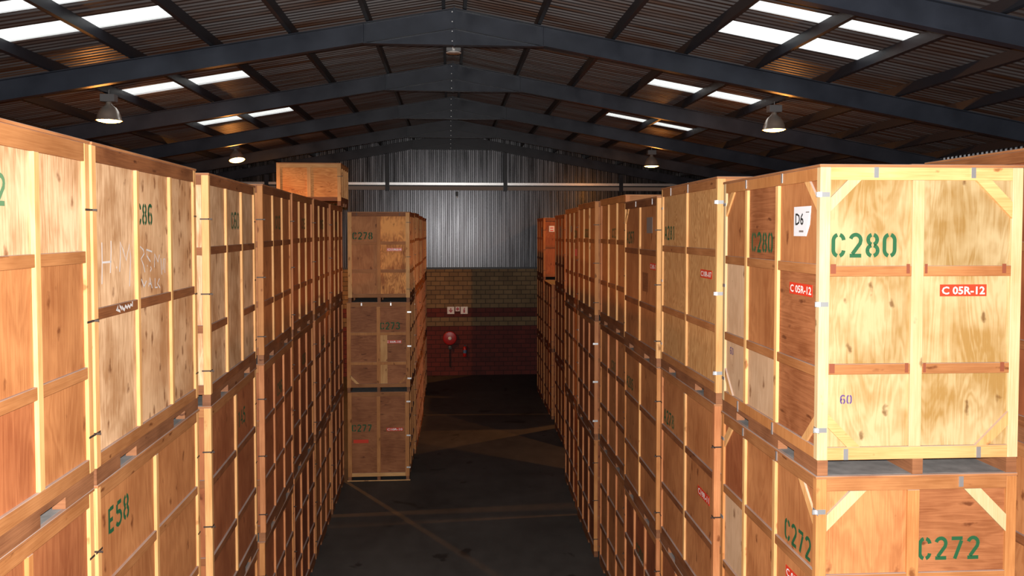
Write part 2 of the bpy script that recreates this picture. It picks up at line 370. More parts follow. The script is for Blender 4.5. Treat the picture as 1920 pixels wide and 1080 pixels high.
def panel_frame(f, H, z0, cols, rows, st, near, kind):
    """frame of boards over one face. cols = inner stile centres; rows = list per bay of rail centres above the face's foot"""
    PW = st['post'][kind]; t = .026; bv = .0025 if near else 0
    zt = H-.022; tr = st.get('top', .095); br = st.get('bot', .095)
    edges = [PW]+[c for c in cols for _ in (0, 1)]+[f.w-PW]; sw = st.get('stile_w', .055 if kind == 'side' else .09)
    bays = []
    xs = [PW]+list(cols)+[f.w-PW]
    for i in range(len(xs)-1):
        a = xs[i]+(sw/2 if i else 0); b = xs[i+1]-(sw/2 if i < len(xs)-2 else 0); bays.append((a, b))
    # rails
    f.box('top_rail', PW, f.w-PW, zt-tr, zt, .0, t, st['top_mat'][kind], bv)
    f.box('bottom_rail', PW, f.w-PW, z0, z0+br, .0, t, st['bot_mat'][kind], bv)
    for c in cols: f.box('stile', c-sw/2, c+sw/2, z0+br, zt-tr, 0, t+.004, st['stile'][kind], bv)
    for i, (a, b) in enumerate(bays):
        rr = rows[i] if isinstance(rows[0], (list, tuple)) else rows
        cuts = [z0+br]
        for r in rr:
            f.box('mid_rail', a, b, r-.042, r+.036, 0, t, st['rail'][kind], bv); cuts += [r-.042, r+.036]
        cuts.append(zt-tr)
        pm = st['panel'][kind]
        if near or isinstance(pm, list):
            for k in range(0, len(cuts), 2):
                mt = pm[(i+len(bays)*(k//2)) % len(pm)] if isinstance(pm, list) else pm
                f.box('plywood_panel', a, b, cuts[k], cuts[k+1], 0, .005, mt)
    return bays

def gusset(f, corner, a, wd, pu, v0, v1, mat, t=.028):
    """diagonal brace across a corner; corner 0 = bottom left, 1 = bottom right, 2 = top right, 3 = top left"""
    P = [(0, a), (a, 0), (a+wd, 0), (0, a+wd)]
    if corner in (1, 2): P = [(f.w-2*pu-x, y) for x, y in P]
    if corner in (2, 3): P = [(x, (v1-v0)-y) for x, y in P]
    f.poly('corner_brace', [(pu+x, v0+y) for x, y in P], .005, t, mat)

def clips(f_front, f_side, side_sign, heights, kind, H, PWf):
    """clips that wrap the near aisle corner"""
    for z in heights:
        hh = .036 if kind == 'zinc' else .014; ln = .07 if kind == 'zinc' else .085
        # on the front face
        u0, u1 = (0, ln) if side_sign < 0 else (f_front.w-ln, f_front.w)
        V, Fc = [], []
        n0 = .0265 if kind == 'zinc' else .0265
        b1 = [f_front.pt(*q) for q in boxv(u0 if side_sign > 0 else u0-.031, u1+.031 if side_sign > 0 else u1, z, z+hh, n0, n0+.004)]
        s0, s1 = (f_side.w-ln*.8, f_side.w) if side_sign < 0 else (0, ln*.8)
        b2 = [f_side.pt(*q) for q in boxv(s0 if side_sign < 0 else s0-.031, s1+.031 if side_sign < 0 else s1, z, z+hh, n0, n0+.004)]
        mk('metal_clip', b1+b2, BF+[tuple(i+8 for i in q) for q in BF], kind, f_front.p)

STY = dict(
 plain=dict(post=dict(side=.06, front=.07), panel=dict(side='ply_mid', front='ply_mid'), stile=dict(side='pine_v', front='pine_v'),
            rail=dict(side='rail', front='rail'), top_mat=dict(side='rail', front='rail'), bot_mat=dict(side='rail', front='rail'), post_mat='pine_v'))
def style(**k):
    s = {a: (dict(b) if isinstance(b, dict) else b) for a, b in STY['plain'].items()}
    for a, v in k.items():
        if a in s and isinstance(s[a], dict) and not isinstance(v, dict): s[a] = dict(side=v, front=v)
        elif a in s and isinstance(s[a], dict): s[a].update(v)
        else: s[a] = v
    return s

def crate(label, group, near_pt, far_pt, z0, z1, W, side, st, cols=2, rows=(.333, .667), fcols=1, frows=(.333, .667), clip='iron', clipz=(.2, .52, .85),
          side_text=None, front_text=None, near=False, extras=None, name='storage_crate', notch=True):
    """near_pt / far_pt: (x, y) of the aisle face's near and far corners on plan. side=-1: aisle to the left (crate right of the aisle), +1: aisle to the right"""
    dx, dy = far_pt[0]-near_pt[0], far_pt[1]-near_pt[1]; D = math.hypot(dx, dy); rz = -math.atan2(dx, dy)
    H = z1-z0
    # base empty at the centre of the crate's foot
    ax = Vector((math.cos(rz), math.sin(rz), 0)); ay = Vector((-math.sin(rz), math.cos(rz), 0))
    c0 = Vector((near_pt[0], near_pt[1], 0))+ay*D/2-ax*side*W/2
    root = empty(name, (c0.x, c0.y, z0), rz, label, 'crate', group)
    g = .028                                     # boards stand proud of the body by this
    x0, x1, y0, y1 = -W/2, W/2, -D/2, D/2
    zs = .115                                    # skid height
    ff = Face((x0, y0+g, 0), (1, 0, 0), W, root)                       # front, looks at -y
    if side < 0: fs = Face((x0+g, y1, 0), (0, -1, 0), D, root)         # aisle face looks at -x
    else: fs = Face((x1-g, y0, 0), (0, 1, 0), D, root)
    # skids
    sk = []
    for k, xx in enumerate((x0+.045, 0, x1-.045)):
        yy = [y0, y0+.36, y0+.40+.24, y1-.64, y1-.36, y1]
        P = [(y0+.005, 0), (y0+.42, 0), (y0+.42, .075), (y0+.74, .075), (y0+.74, 0), (y1-.74, 0), (y1-.74, .075), (y1-.42, .075), (y1-.42, 0), (y1-.005, 0), (y1-.005, zs), (y0+.005, zs)] if notch else [(y0, 0), (y1, 0), (y1, zs), (y0, zs)]
        prism('skid', [(xx-.04, a, b) for a, b in P], (.08, 0, 0), 'skid', root)
    boxes('body', [(x0+g, x1-g, y0+g, y1-g, zs, H-.022)], st['panel']['side'] if isinstance(st['panel']['side'], str) else 'ply_mid', root)
    lt = st.get('lid_over', .008)
    if side < 0: lo = (x0-lt, x1, y0-lt, y1, H-.022, H-.002)
    else: lo = (x0, x1+lt, y0-lt, y1, H-.022, H-.002)
    lid = boxes('lid', [lo], 'lid_edge', root, .003 if near else 0)
    boxes('lid_sheet', [(x0+.02, x1-.02, y0+.02, y1-.02, H-.003, H)], 'lid', lid)
    # posts at the four corners
    pf, ps = st['post']['front'], st['post']['side']; bv = .003 if near else 0
    for sx in (-1, 1):
        for sy in (-1, 1):
            xa, xb = (x0, x0+pf) if sx < 0 else (x1-pf, x1); ya, yb = (y0, y0+ps) if sy < 0 else (y1-ps, y1)
            boxes('corner_post', [(xa, xb, ya, yb, zs if sx*side > 0 or True else 0, H-.022)], st['post_mat'], root, bv)
    def cols_of(n, wd): return [wd*(i+1)/(n+1) for i in range(n)] if isinstance(n, int) else list(n)
    def rows_of(r): return sorted(H*(1-q) for q in r) if not (r and isinstance(r[0], (list, tuple))) else [sorted(H*(1-q) for q in rr) for rr in r]
    sc = cols_of(cols, D); fc = cols_of(fcols, W)
    rr = rows_of(rows) if rows else [[] for _ in range(len(sc)+1)]
    fr = rows_of(frows) if frows else [[] for _ in range(len(fc)+1)]
    panel_frame(fs, H, zs, sc, rr, st, near, 'side')
    panel_frame(ff, H, zs, fc, fr, st, near or st.get('front_panels'), 'front')
    clips(ff, fs, side, [H*(1-q) for q in clipz], clip, H, pf)
    for z in clipz:                              # the matching clips at the far aisle corner
        hh = .03 if clip == 'zinc' else .014
        a, b = (0, .075) if side < 0 else (D-.075, D)
        fs.box('metal_clip', a, b, H*(1-z), H*(1-z)+hh, g-.001, g+.003, clip)
    if side_text:
        for t, u, v, h, mt in side_text: fs.text('stencilled_number', t, u, v, h, mt, .007)['label'] = 'stencilled '+t
    if front_text:
        for t, u, v, h, mt in front_text: ff.text('stencilled_number', t, u, v, h, mt, .007)['label'] = 'stencilled '+t
    if extras: extras(fs, ff, H, zs, root)
    return root

GR, GL, GB, GF = 'crates stacked along the right side of the aisle', 'crates stacked along the left side of the aisle', 'crates stacked at the far left of the aisle', 'crates stacked at the far right of the aisle'

# ---- right side, nearest stack
stA = style(panel=dict(front='ply_pale', side=['ply_mid', 'ply_brown', 'ply_mid', 'ply_grey', 'ply_brown', 'ply_brown', 'ply_grey', 'ply_grey', 'ply_brown']),
            post_mat='pine_pale', stile=dict(front='pine_pale', side='pine_v'), top_mat=dict(front='pine_h', side='pine_red'), bot_mat=dict(front='pine_h', side='pine_red'),
            rail=dict(front='pine_red', side='pine_red'), post=dict(front=.08, side=.06))
stA['rail'] = dict(front='rail_mid', side='rail_mid')
M['rail_mid'] = wood('mid brown rail', (.25, .105, .035), (.42, .21, .085), grain='h', knots=.2, blotch=.5)
# order of bays on the aisle face is far to near, bottom row first
stA['panel']['side'] = ['ply_grey', 'ply_grey', 'ply_brown', 'ply_grey', 'ply_mid', 'ply_brown', 'ply_mid', 'ply_brown', 'ply_mid']
def ex_c280(fs, ff, H, zs, root):
    pf = .08
    vb, vt = zs+.095, H-.117
    gusset(ff, 3, .13, .10, pf, vb, vt, 'pine_pale', .022); gusset(ff, 2, .16, .12, pf, vb, vt, 'pine_h')
    gusset(ff, 0, .15, .10, pf, vb, vt, 'pine_h', .022); gusset(ff, 1, .15, .10, pf, vb, vt, 'pine_v')
    for c in (0, 1, 2, 3): gusset(fs, c, .14, .09, .06, vb, vt, 'pine_v', .022)
    sticker(ff, .93, 1.325, .36, .088, 'C 05R-12', .006)
    sticker(fs, 1.59, 1.31, .42, .092, 'C 05R-12', .006)
    pp = fs.poly('paper_sheet', [(1.66, 1.77), (1.89, 1.77), (1.95, 1.86), (1.97, 2.0), (1.66, 2.0)], .006, .008, 'paper'); pp['label'] = 'white paper sheet printed D6'
    fs.poly('folded_corner', [(1.89, 1.77), (1.95, 1.86), (1.97, 1.99), (1.90, 1.84)], .009, .011, 'white', pp)
    fs.box('printed_smudge', 1.76, 1.84, 1.80, 1.815, .0085, .0089, 'grey_paper', parent=pp); fs.box('printed_smudge', 1.88, 1.94, 1.95, 1.958, .0085, .0089, 'grey_paper', parent=pp)
    fs.font('printed_lettering', 'D6', 1.69, 1.855, .095, .15, 'black_ink', .0092, pp)
    for u in (.40, 1.14): ff.box('metal_clip', u, u+.035, H-.10, H-.005, .0285, .033, 'zinc')
    for u in (.20, 1.22): ff.box('metal_clip', u, u+.035, zs+.002, zs+.085, .0285, .033, 'zinc')
    for u in (.62, 1.45): fs.box('metal_clip', u, u+.03, H-.10, H-.002, .0285, .033, 'zinc')
    for u in (.45, 1.30): fs.box('metal_clip', u, u+.03, zs-.02, zs+.08, .0285, .033, 'zinc')
    for z in (1.525, .79):
        for a, b in ((.085, .125), (.66, .685), (.80, .82), (1.395, 1.425)):
            ff.box('stained_end', a, b, z-.028, z+.042, .0262, .0282, 'rail_end')
YN, YF = (2.70, 5.66), (2.735, 7.83)
crate('pale plywood crate stencilled C280 in large green characters, top of the nearest right stack', GR, YN, YF, 4.6, 6.9, 1.545, -1, stA, cols=(.64, 1.36),
      fcols=(.745,), clip='zinc', clipz=(.105, .455, .86), frows=(.34, .655), rows=(.335, .665), near=True,
      side_text=[('C280', .735, 1.625, .17, 'green'), ('60', .17, .60, .07, 'purple'), ('60', .09, .13, .065, 'purple')],
      front_text=[('C280', .10, 1.62, .17, 'green'), ('60', .18, .53, .065, 'purple')], extras=ex_c280)
stB = style(panel=dict(front=['ply_mid', 'ply_brown', 'ply_red', 'ply_brown', 'ply_mid', 'ply_brown'], side=['ply_mid', 'ply_mid', 'ply_mid', 'ply_grey', 'ply_mid', 'ply_mid', 'ply_red', 'ply_mid', 'ply_mid']), post_mat='pine_red', stile=dict(front='pine_red', side='pine_v'),
            top_mat='rail_mid', bot_mat='rail_mid', rail=dict(front='rail_mid', side='rail_mid'), post=dict(front=.08, side=.06))
def ex_c272(fs, ff, H, zs, root):
    vb, vt = zs+.095, H-.117
    gusset(ff, 3, .18, .12, .08, vb, vt, 'pine_pale'); gusset(ff, 2, .20, .13, .08, vb, vt, 'pine_pale')
    gusset(fs, 2, .18, .1, .06, vb, vt, 'pine_v', .022); gusset(fs, 3, .14, .1, .06, vb, vt, 'pine_v', .022)
    sticker(fs, 1.58, 1.30, .40, .092, 'C 01R-12', .006)
    ff.box('metal_clip', 1.09, 1.125, H-.10, H-.001, .0285, .033, 'zinc')
    for u in (.6, 1.4): fs.box('metal_clip', u, u+.03, H-.10, H-.001, .0285, .033, 'zinc')
crate('brown plywood crate stencilled C272 in green, directly under the crate stencilled C280', GR, YN, YF, 2.3, 4.6, 1.545, -1, stB, cols=(.64, 1.36),
      fcols=(.745,), clip='zinc', clipz=(.125, .47, .84), frows=(.34, .66), near=True,
      side_text=[('C272', 1.55, 1.60, .17, 'green')], front_text=[('C272', .80, 1.645, .165, 'green')], extras=ex_c272)
stP = style(top_mat=dict(side='rail_mid', front='rail_mid'))
crate('plywood crate at the foot of the nearest right stack, under the crate stencilled C272', GR, (2.70, 5.67), (2.74, 7.83), 0, 2.3, 1.53, -1, stP, near=True)

# ---- right side, following stacks
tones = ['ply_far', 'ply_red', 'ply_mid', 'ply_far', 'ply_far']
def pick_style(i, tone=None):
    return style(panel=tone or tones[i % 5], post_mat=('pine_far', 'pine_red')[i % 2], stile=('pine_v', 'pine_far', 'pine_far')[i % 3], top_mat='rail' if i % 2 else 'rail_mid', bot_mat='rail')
def ex_a281(fs, ff, H, zs, root):
    sticker(fs, 1.66, 1.28, .40, .09, 'C10R-07', .006)
    for u in (.45, 1.2): fs.box('metal_clip', u, u+.022, H-.12, H, .0285, .033, 'zinc')
stW = style(panel='ply_wave', post_mat='pine_v', stile='pine_v', rail='rail_mid', top_mat='rail_mid', bot_mat='rail_mid', post=dict(side=.05, front=.09))
crate('pale figured plywood crate stencilled A281 in green, topmost of its stack beside C280', GR, (2.735, 8.02), (2.765, 10.30), 4.62, 6.97, 1.5, -1, stW, cols=1, clip='zinc', clipz=(.12, .52, .87), near=True,
      side_text=[('A281', .10, 1.68, .17, 'green')], extras=ex_a281)
def ex_a278(fs, ff, H, zs, root): sticker(fs, 1.62, 1.16, .42, .10, 'C19R-11', .006)
crate('brown plywood crate stencilled A278 in green, middle of its stack on the right', GR, (2.735, 8.05), (2.77, 10.30), 2.31, 4.62, 1.5, -1, pick_style(0, 'ply_mid'), cols=1, near=True,
      side_text=[('A278', .10, 1.62, .17, 'green')], extras=ex_a278)
crate('plywood crate on the floor at the foot of the A281 stack', GR, (2.74, 8.05), (2.78, 10.32), 0, 2.31, 1.5, -1, pick_style(1), cols=2, near=True)
def ex_a267(fs, ff, H, zs, root):
    gusset(fs, 3, .14, .09, .06, zs+.095, H-.117, 'pine_v', .022)
    sticker(fs, 1.72, 1.28, .40, .09, 'C16R-12', .006)
    p = fs.box('paper_sheet', 1.50, 1.84, 1.78, 2.0, .006, .008, 'grey_paper'); p['label'] = 'grey paper sheet'
    p = fs.box('scuffed_patch', 1.25, 1.60, .95, 1.22, .0055, .0065, 'rail'); p['label'] = 'dark brown scuffed patch'
    for u in (.85, 1.9): fs.box('metal_clip', u, u+.02, H-.10, H, .0285, .033, 'zinc')
crate('tan plywood crate stencilled A267 with a grey paper sheet, topmost of its stack', GR, (2.735, 10.40), (2.78, 12.60), 4.60, 6.87, 1.5, -1, style(panel='ply_mid', stile='pine_v', top_mat='rail'), cols=1, near=True,
      side_text=[('A267', .12, 1.62, .18, 'green')], extras=ex_a267)
crate('brown plywood crate stencilled A285 in green, middle of its stack on the right', GR, (2.74, 10.38), (2.79, 12.60), 2.30, 4.60, 1.5, -1, pick_style(3, 'ply_mid'), cols=1, near=True,
      side_text=[('A285', .10, 1.66, .17, 'green')])
crate('plywood crate standing on the floor under the crate stencilled A285', GR, (2.75, 10.4), (2.80, 12.6), 0, 2.30, 1.5, -1, pick_style(4), cols=2,
      side_text=[('C201', .85, 1.55, .17, 'green')])
# far end of the right side
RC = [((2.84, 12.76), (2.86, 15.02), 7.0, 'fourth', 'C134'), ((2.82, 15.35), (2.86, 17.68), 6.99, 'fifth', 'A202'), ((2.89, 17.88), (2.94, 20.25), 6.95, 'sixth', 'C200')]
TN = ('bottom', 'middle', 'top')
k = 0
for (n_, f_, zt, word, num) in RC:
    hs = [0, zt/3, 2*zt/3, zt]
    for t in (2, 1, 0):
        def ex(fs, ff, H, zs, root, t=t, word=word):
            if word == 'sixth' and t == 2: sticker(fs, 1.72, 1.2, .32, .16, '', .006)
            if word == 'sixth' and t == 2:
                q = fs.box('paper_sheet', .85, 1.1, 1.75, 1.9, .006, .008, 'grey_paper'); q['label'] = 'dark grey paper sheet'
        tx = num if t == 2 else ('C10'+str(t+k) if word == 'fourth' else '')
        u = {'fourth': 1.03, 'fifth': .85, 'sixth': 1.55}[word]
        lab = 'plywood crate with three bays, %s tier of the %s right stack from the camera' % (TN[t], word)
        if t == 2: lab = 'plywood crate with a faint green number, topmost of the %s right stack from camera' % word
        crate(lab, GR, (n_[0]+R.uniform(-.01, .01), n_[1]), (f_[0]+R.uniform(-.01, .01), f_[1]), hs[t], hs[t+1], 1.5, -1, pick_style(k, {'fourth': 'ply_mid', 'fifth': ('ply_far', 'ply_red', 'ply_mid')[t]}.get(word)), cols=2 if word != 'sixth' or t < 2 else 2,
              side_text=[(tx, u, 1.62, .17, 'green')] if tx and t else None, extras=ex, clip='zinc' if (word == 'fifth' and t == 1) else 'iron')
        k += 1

# ---- second row behind the nearest right stack
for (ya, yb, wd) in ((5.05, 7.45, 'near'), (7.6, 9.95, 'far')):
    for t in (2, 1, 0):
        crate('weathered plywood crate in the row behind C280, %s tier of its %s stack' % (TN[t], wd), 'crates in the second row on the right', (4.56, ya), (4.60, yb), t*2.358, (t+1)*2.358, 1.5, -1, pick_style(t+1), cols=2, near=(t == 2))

# ---- left side
CHALK = [[(0.15, 1.65), (0.15, 1.57), (0.15, 1.51), (0.14, 1.36)], [(0.15, 1.51), (0.23, 1.51), (0.31, 1.51)], [(0.31, 1.66), (0.31, 1.59), (0.29, 1.43)], [(0.4, 1.47), (0.41, 1.46)], [(0.46, 1.43), (0.48, 1.54), (0.48, 1.65), (0.54, 1.58), (0.59, 1.51), (0.66, 1.63), (0.68, 1.53), (0.66, 1.41), (0.65, 1.31)], [(0.86, 1.37), (0.86, 1.49), (0.88, 1.61), (0.95, 1.58), (0.97, 1.55), (0.9, 1.51), (0.95, 1.46), (0.98, 1.4)], [(1.15, 1.56), (1.02, 1.58), (1.03, 1.53), (1.11, 1.48)], [(1.03, 1.45), (1.04, 1.45)], [(1.11, 1.44), (1.13, 1.42), (1.1, 1.4)], [(1.2, 1.43), (1.21, 1.54), (1.29, 1.47), (1.33, 1.53)], [(1.36, 1.5), (1.37, 1.43), (1.38, 1.36)], [(1.41, 1.4), (1.43, 1.49), (1.47, 1.49), (1.46, 1.43), (1.46, 1.37)], [(0.9, 1.35), (0.96, 1.28)], [(1.01, 1.33), (0.95, 1.28)], [(1.06, 1.28), (1.09, 1.35), (1.14, 1.26)], [(1.06, 1.3), (1.12, 1.3)], [(1.21, 1.34), (1.21, 1.26), (1.27, 1.26)], [(1.32, 1.33), (1.27, 1.29), (1.33, 1.25)]]
SMEAR = [[(0.35, 1.2), (0.36, 1.23), (0.33, 1.21), (0.4, 1.19), (0.39, 1.23), (0.44, 1.2), (0.43, 1.22), (0.48, 1.19), (0.5, 1.22), (0.54, 1.2), (0.55, 1.22), (0.59, 1.2), (0.6, 1.22), (0.64, 1.21), (0.64, 1.24)]]
def ex_c86(fs, ff, H, zs, root):
    for nm, L_, wd_, n_ in (('chalk_writing', CHALK, .014, .0065), ('chalk_scribble', SMEAR, .022, .0285)):
        V, Fc = [], []
        for st in L_:
            rv, rf = ribbon(st, wd_); q = len(V); V += [fs.pt(a+.05, b-(.045 if n_ > .02 else 0), n_) for a, b in rv]; Fc += [tuple(c+q for c in f) for f in rf]
        mk(nm, V, Fc, 'chalk', root)['label'] = 'white chalk handwriting' if nm == 'chalk_writing' else 'white chalk scribble on the rail'
stL = style(panel='ply_cream', post_mat='pine_v', stile='pine_v', top_mat='rail_mid', rail='rail_mid', bot_mat='rail_mid', post=dict(side=.07, front=.08), top=.12, stile_w=.06)
stL2 = style(panel=['ply_cream', 'ply_knotty', 'ply_knotty', 'ply_cream', 'ply_knotty', 'ply_knotty'], post_mat='pine_v', stile='pine_v', top_mat='rail', rail='rail', bot_mat='rail_mid', post=dict(side=.07, front=.08), top=.11, stile_w=.05)
stL['panel'] = dict(side=['ply_red', 'ply_red', 'ply_mid', 'ply_mid', 'ply_mid', 'ply_mid', 'ply_cream', 'ply_cream', 'ply_cream'], front='ply_mid')
crate('pale plywood crate at the left edge, green number ending in 2, topmost in its stack', GL, (-2.345, 3.15), (-2.39, 5.545), 4.68, 7.01, 1.5, 1, stL, cols=(.77, 1.68), rows=(.33, .66), near=True,
      side_text=[('C82', 1.03, 1.87, .165, 'faded_green')])
crate('reddish plywood crate directly under the left edge crate numbered with a 2', GL, (-2.36, 3.15), (-2.40, 5.545), 2.34, 4.68, 1.5, 1, style(panel='ply_red', stile='pine_red', top_mat='rail_mid'), cols=(.77, 1.55), near=True)
crate('plywood crate on the floor at the foot of the nearest left stack', GL, (-2.37, 3.15), (-2.40, 5.545), 0, 2.34, 1.5, 1, pick_style(0), cols=2)
crate('knotty plywood crate stencilled C86 with white chalk writing, topmost of its left stack', GL, (-2.39, 5.58), (-2.44, 7.95), 4.68, 7.01, 1.5, 1, stL2, cols=(.84, 1.63), rows=(.50,), near=True,
      side_text=[('C86', .865, 1.78, .165, 'green')], extras=ex_c86)
crate('brown plywood crate stencilled E58 in green, under the chalk marked C86 crate', GL, (-2.40, 5.60), (-2.44, 7.95), 2.34, 4.68, 1.5, 1, style(panel='ply_mid', rail='rail_mid', top_mat='rail_mid'), cols=1, near=True,
      side_text=[('E58', .23, 1.91, .18, 'green')])
crate('plywood crate on the floor, at the foot of the C86 left stack', GL, (-2.41, 5.6), (-2.45, 7.95), 0, 2.34, 1.5, 1, pick_style(2), cols=2, near=True)
crate('narrow-bay plywood crate stencilled C60 in green, topmost of the third left stack', GL, (-2.35, 8.05), (-2.45, 10.35), 4.68, 6.98, 1.5, 1, style(panel='ply_cream', rail='rail', top_mat='rail'), cols=2, rows=[(.33, .665), (.33,), (.33, .665)], near=True,
      side_text=[('C60', 1.06, 1.75, .19, 'green')])
crate('reddish plywood crate stencilled 145, middle tier of the third left stack', GL, (-2.36, 8.07), (-2.46, 10.35), 2.34, 4.68, 1.5, 1, style(panel='ply_red', rail='rail', top_mat='rail_mid'), cols=1, near=True,
      side_text=[('145', 1.32, 1.79, .18, 'green')])
crate('plywood crate on the floor at the foot of the third left stack', GL, (-2.37, 8.07), (-2.46, 10.35), 0, 2.34, 1.5, 1, pick_style(3), cols=2)
LC = [((-2.41, 10.58), (-2.52, 12.98), 7.02, 'fourth', 'C12'), ((-2.545, 13.25), (-2.60, 15.50), 7.03, 'fifth', 'C19'), ((-2.60, 15.66), (-2.65, 17.95), 7.03, 'sixth', 'C16'), ((-2.65, 18.15), (-2.695, 20.5), 7.01, 'seventh', 'C11')]
for (n_, f_, zt, word, num) in LC:
    hs = [0, zt/3, 2*zt/3, zt]
    for t in (2, 1, 0):
        lab = 'plywood crate with three bays, %s tier of the %s left stack from the camera' % (TN[t], word)
        tx = num if t == 2 else {('fourth', 1): 'C96', ('fifth', 1): 'C61', ('sixth', 1): 'C55'}.get((word, t), '')
        if t == 2: lab = 'plywood crate with a faint green number, topmost of the %s left stack from camera' % word
        s_ = pick_style(k, {'fourth': ('ply_red', 'ply_red', 'ply_mid')[t], 'fifth': ('ply_far', 'ply_far', 'ply_red')[t]}.get(word))
        crate(lab, GL, (n_[0]+(0 if t == 2 else R.uniform(-.02, .02)), n_[1]), (f_[0]+R.uniform(-.01, .01), f_[1]), hs[t], hs[t+1], 1.5, 1, s_, cols=2,
              side_text=[(tx, 1.1, 1.76 if t == 2 else 1.68, .19, 'green')] if tx else None, near=(word == 'fourth'))
        k += 1
# half-height crate on top of the seventh left stack
stH = style(panel='ply_figure', post_mat='pine_v', stile='pine_v', top_mat='pine_h', bot_mat='rail', front_panels=True, post=dict(front=.085, side=.05))
crate('low half-height crate of swirled golden plywood, standing on top of the seventh left stack', None, (-2.575, 19.35), (-2.60, 20.95), 7.01, 8.03, 1.5, 1, stH, cols=3, rows=None, fcols=1, frows=None, clipz=(.32,))

# ---- the stacks at the far left, with their fronts to the camera
def ex_c278(fs, ff, H, zs, root): sticker(ff, .98, 1.30, .38, .075, 'C11R0-4', .006); [ff.box('metal_clip', u, u+.015, H-.1, H, .0285, .032, 'iron') for u in (.22, 1.3)]
def ex_c273(fs, ff, H, zs, root):
    sticker(ff, .98, 1.24, .40, .08, 'C 06R-10', .006)
    gusset(ff, 0, .15, .08, .08, zs+.095, H-.117, 'pine_v'); gusset(ff, 1, .15, .08, .08, zs+.095, H-.117, 'pine_red')
    q = ff.box('filler_strip', .80, 1.02, .2, 1.5, .0055, .012, 'pine_v')
    for u in (.36, 1.1): ff.box('metal_clip', u, u+.03, H-.09, H, .0285, .033, 'zinc')
def ex_c277(fs, ff, H, zs, root):
    sticker(ff, .98, 1.28, .42, .085, 'C10R-10', .006); q = sticker(ff, .14, .98, .38, .09, '', .006); q['label'] = 'blank red sticker'
    boxes('bottom_board', [(-.8, .8, -root_D/2-.004, -root_D/2+.02, -.0, .022)], 'pine_h', root)
    boxes('skid_shadow_board', [(-.76, .76, root_D/2-.03, root_D/2-.01, .0, .11)], 'skid', root)
root_D = 2.3
BK = [('plywood crate stencilled C278 with burl figured panels, topmost of three facing the camera', 'C278', .12, 1.60, style(panel=dict(front=['ply_mid', 'ply_burl', 'ply_mid', 'ply_burl', 'ply_mid', 'ply_burl'], side='ply_mid'), rail='rail_mid', stile='pine_red', top_mat='rail', bot_mat='rail_mid', post_mat='pine_v', front_panels=True), ex_c278, (.345, .655), 'iron'),
      ('plywood crate stencilled C273, between the crates stencilled C278 and C277', 'C273', .84, 1.60, style(panel='ply_brown', rail='pine_red', stile='pine_red', top_mat='rail_mid', bot_mat='rail_mid', post_mat='pine_red', front_panels=True), ex_c273, (.35, .68), 'zinc'),
      ('plywood crate stencilled C277, standing on the floor under the crate stencilled C273', 'C277', .10, 1.28, style(panel='ply_brown', rail='ply_brown', stile='pine_red', top_mat='rail_mid', bot_mat='pine_h', post_mat='pine_red', front_panels=True), ex_c277, None, 'zinc')]
for i, (lab, num, u, v, s_, ex, fr, cl) in enumerate(BK):
    t = 2-i
    s_['post'] = dict(front=.10, side=.06)
    crate(lab, GB, (-1.015+(.0, .0, -.03)[i], 20.52), (-.99+(.0, .0, -.03)[i], 22.82), t*2.3, t*2.3+2.3, (1.56, 1.60, 1.56)[i], 1, s_, cols=2, fcols=1, frows=fr, clip=cl, clipz=(.12, .5, .86), front_text=[(num, u, v, .175, 'green')], extras=ex)
for j, (ya, yb, xo) in enumerate(((23.0, 25.3, .02), (25.45, 27.8, .05), (27.95, 30.15, .02), (30.25, 32.4, .04))):
    for t in (2, 1, 0):
        top = 6.9 if j else 6.93
        crate('plywood crate, %s tier of the %s stack behind the front-facing C278 stack' % (TN[t], ('first', 'second', 'third', 'last')[j]), GB, (-1.0+xo+R.uniform(-.02, .02), ya), (-.97+xo, yb), t*top/3, (t+1)*top/3, 1.5, 1, pick_style(k), cols=2, clip='iron'); k += 1

# ---- the group at the far right
for j, (ya, yb, xx, nt_) in enumerate(((23.25, 25.6, 3.36, 3), (26.85, 29.2, 3.44, 2), (29.4, 31.8, 3.46, 3), (32.1, 34.6, 4.10, 3))):  # last stack is unseen, added to block lamp light on the wall
    for t in range(nt_)[::-1]:
        def ex(fs, ff, H, zs, root, j=j, t=t):
            if j == 2 and t == 2:
                q = ff.box('paper_notice', .21, .41, 1.78, 2.0, .006, .008, 'paper'); q['label'] = 'white notice with orange arrow print'
                ff.box('printed_arrow', .25, .37, 1.90, 1.94, .0085, .009, 'sticker', parent=q); ff.box('printed_arrow', .25, .37, 1.81, 1.85, .0085, .009, 'sticker', parent=q)
            if t == 2:
                q = fs.box('paper_sheet', 1.6 if j else 1.2, 1.8 if j else 1.4, 1.6, 1.95, .0275, .029, 'grey_paper'); q['label'] = 'grey paper strip'
        crate('plywood crate near the brick wall, %s tier of the %s right stack' % (TN[t], ('far nearest', 'far two-high', 'orange-lit far', 'added unseen set-back')[j]), GF, (xx, ya), (xx+.03, yb), t*2.3, t*2.3+2.3, 1.5, -1,
              style(panel=dict(side='ply_red', front='ply_figure' if (j == 2 and t == 2) else 'ply_mid'), rail='rail', post_mat='pine_red', stile='pine_red'), cols=2, fcols=1 if not (j == 2 and t == 2) else (), frows=(.46,) if (j == 2 and t == 2) else (.33, .66), extras=ex)

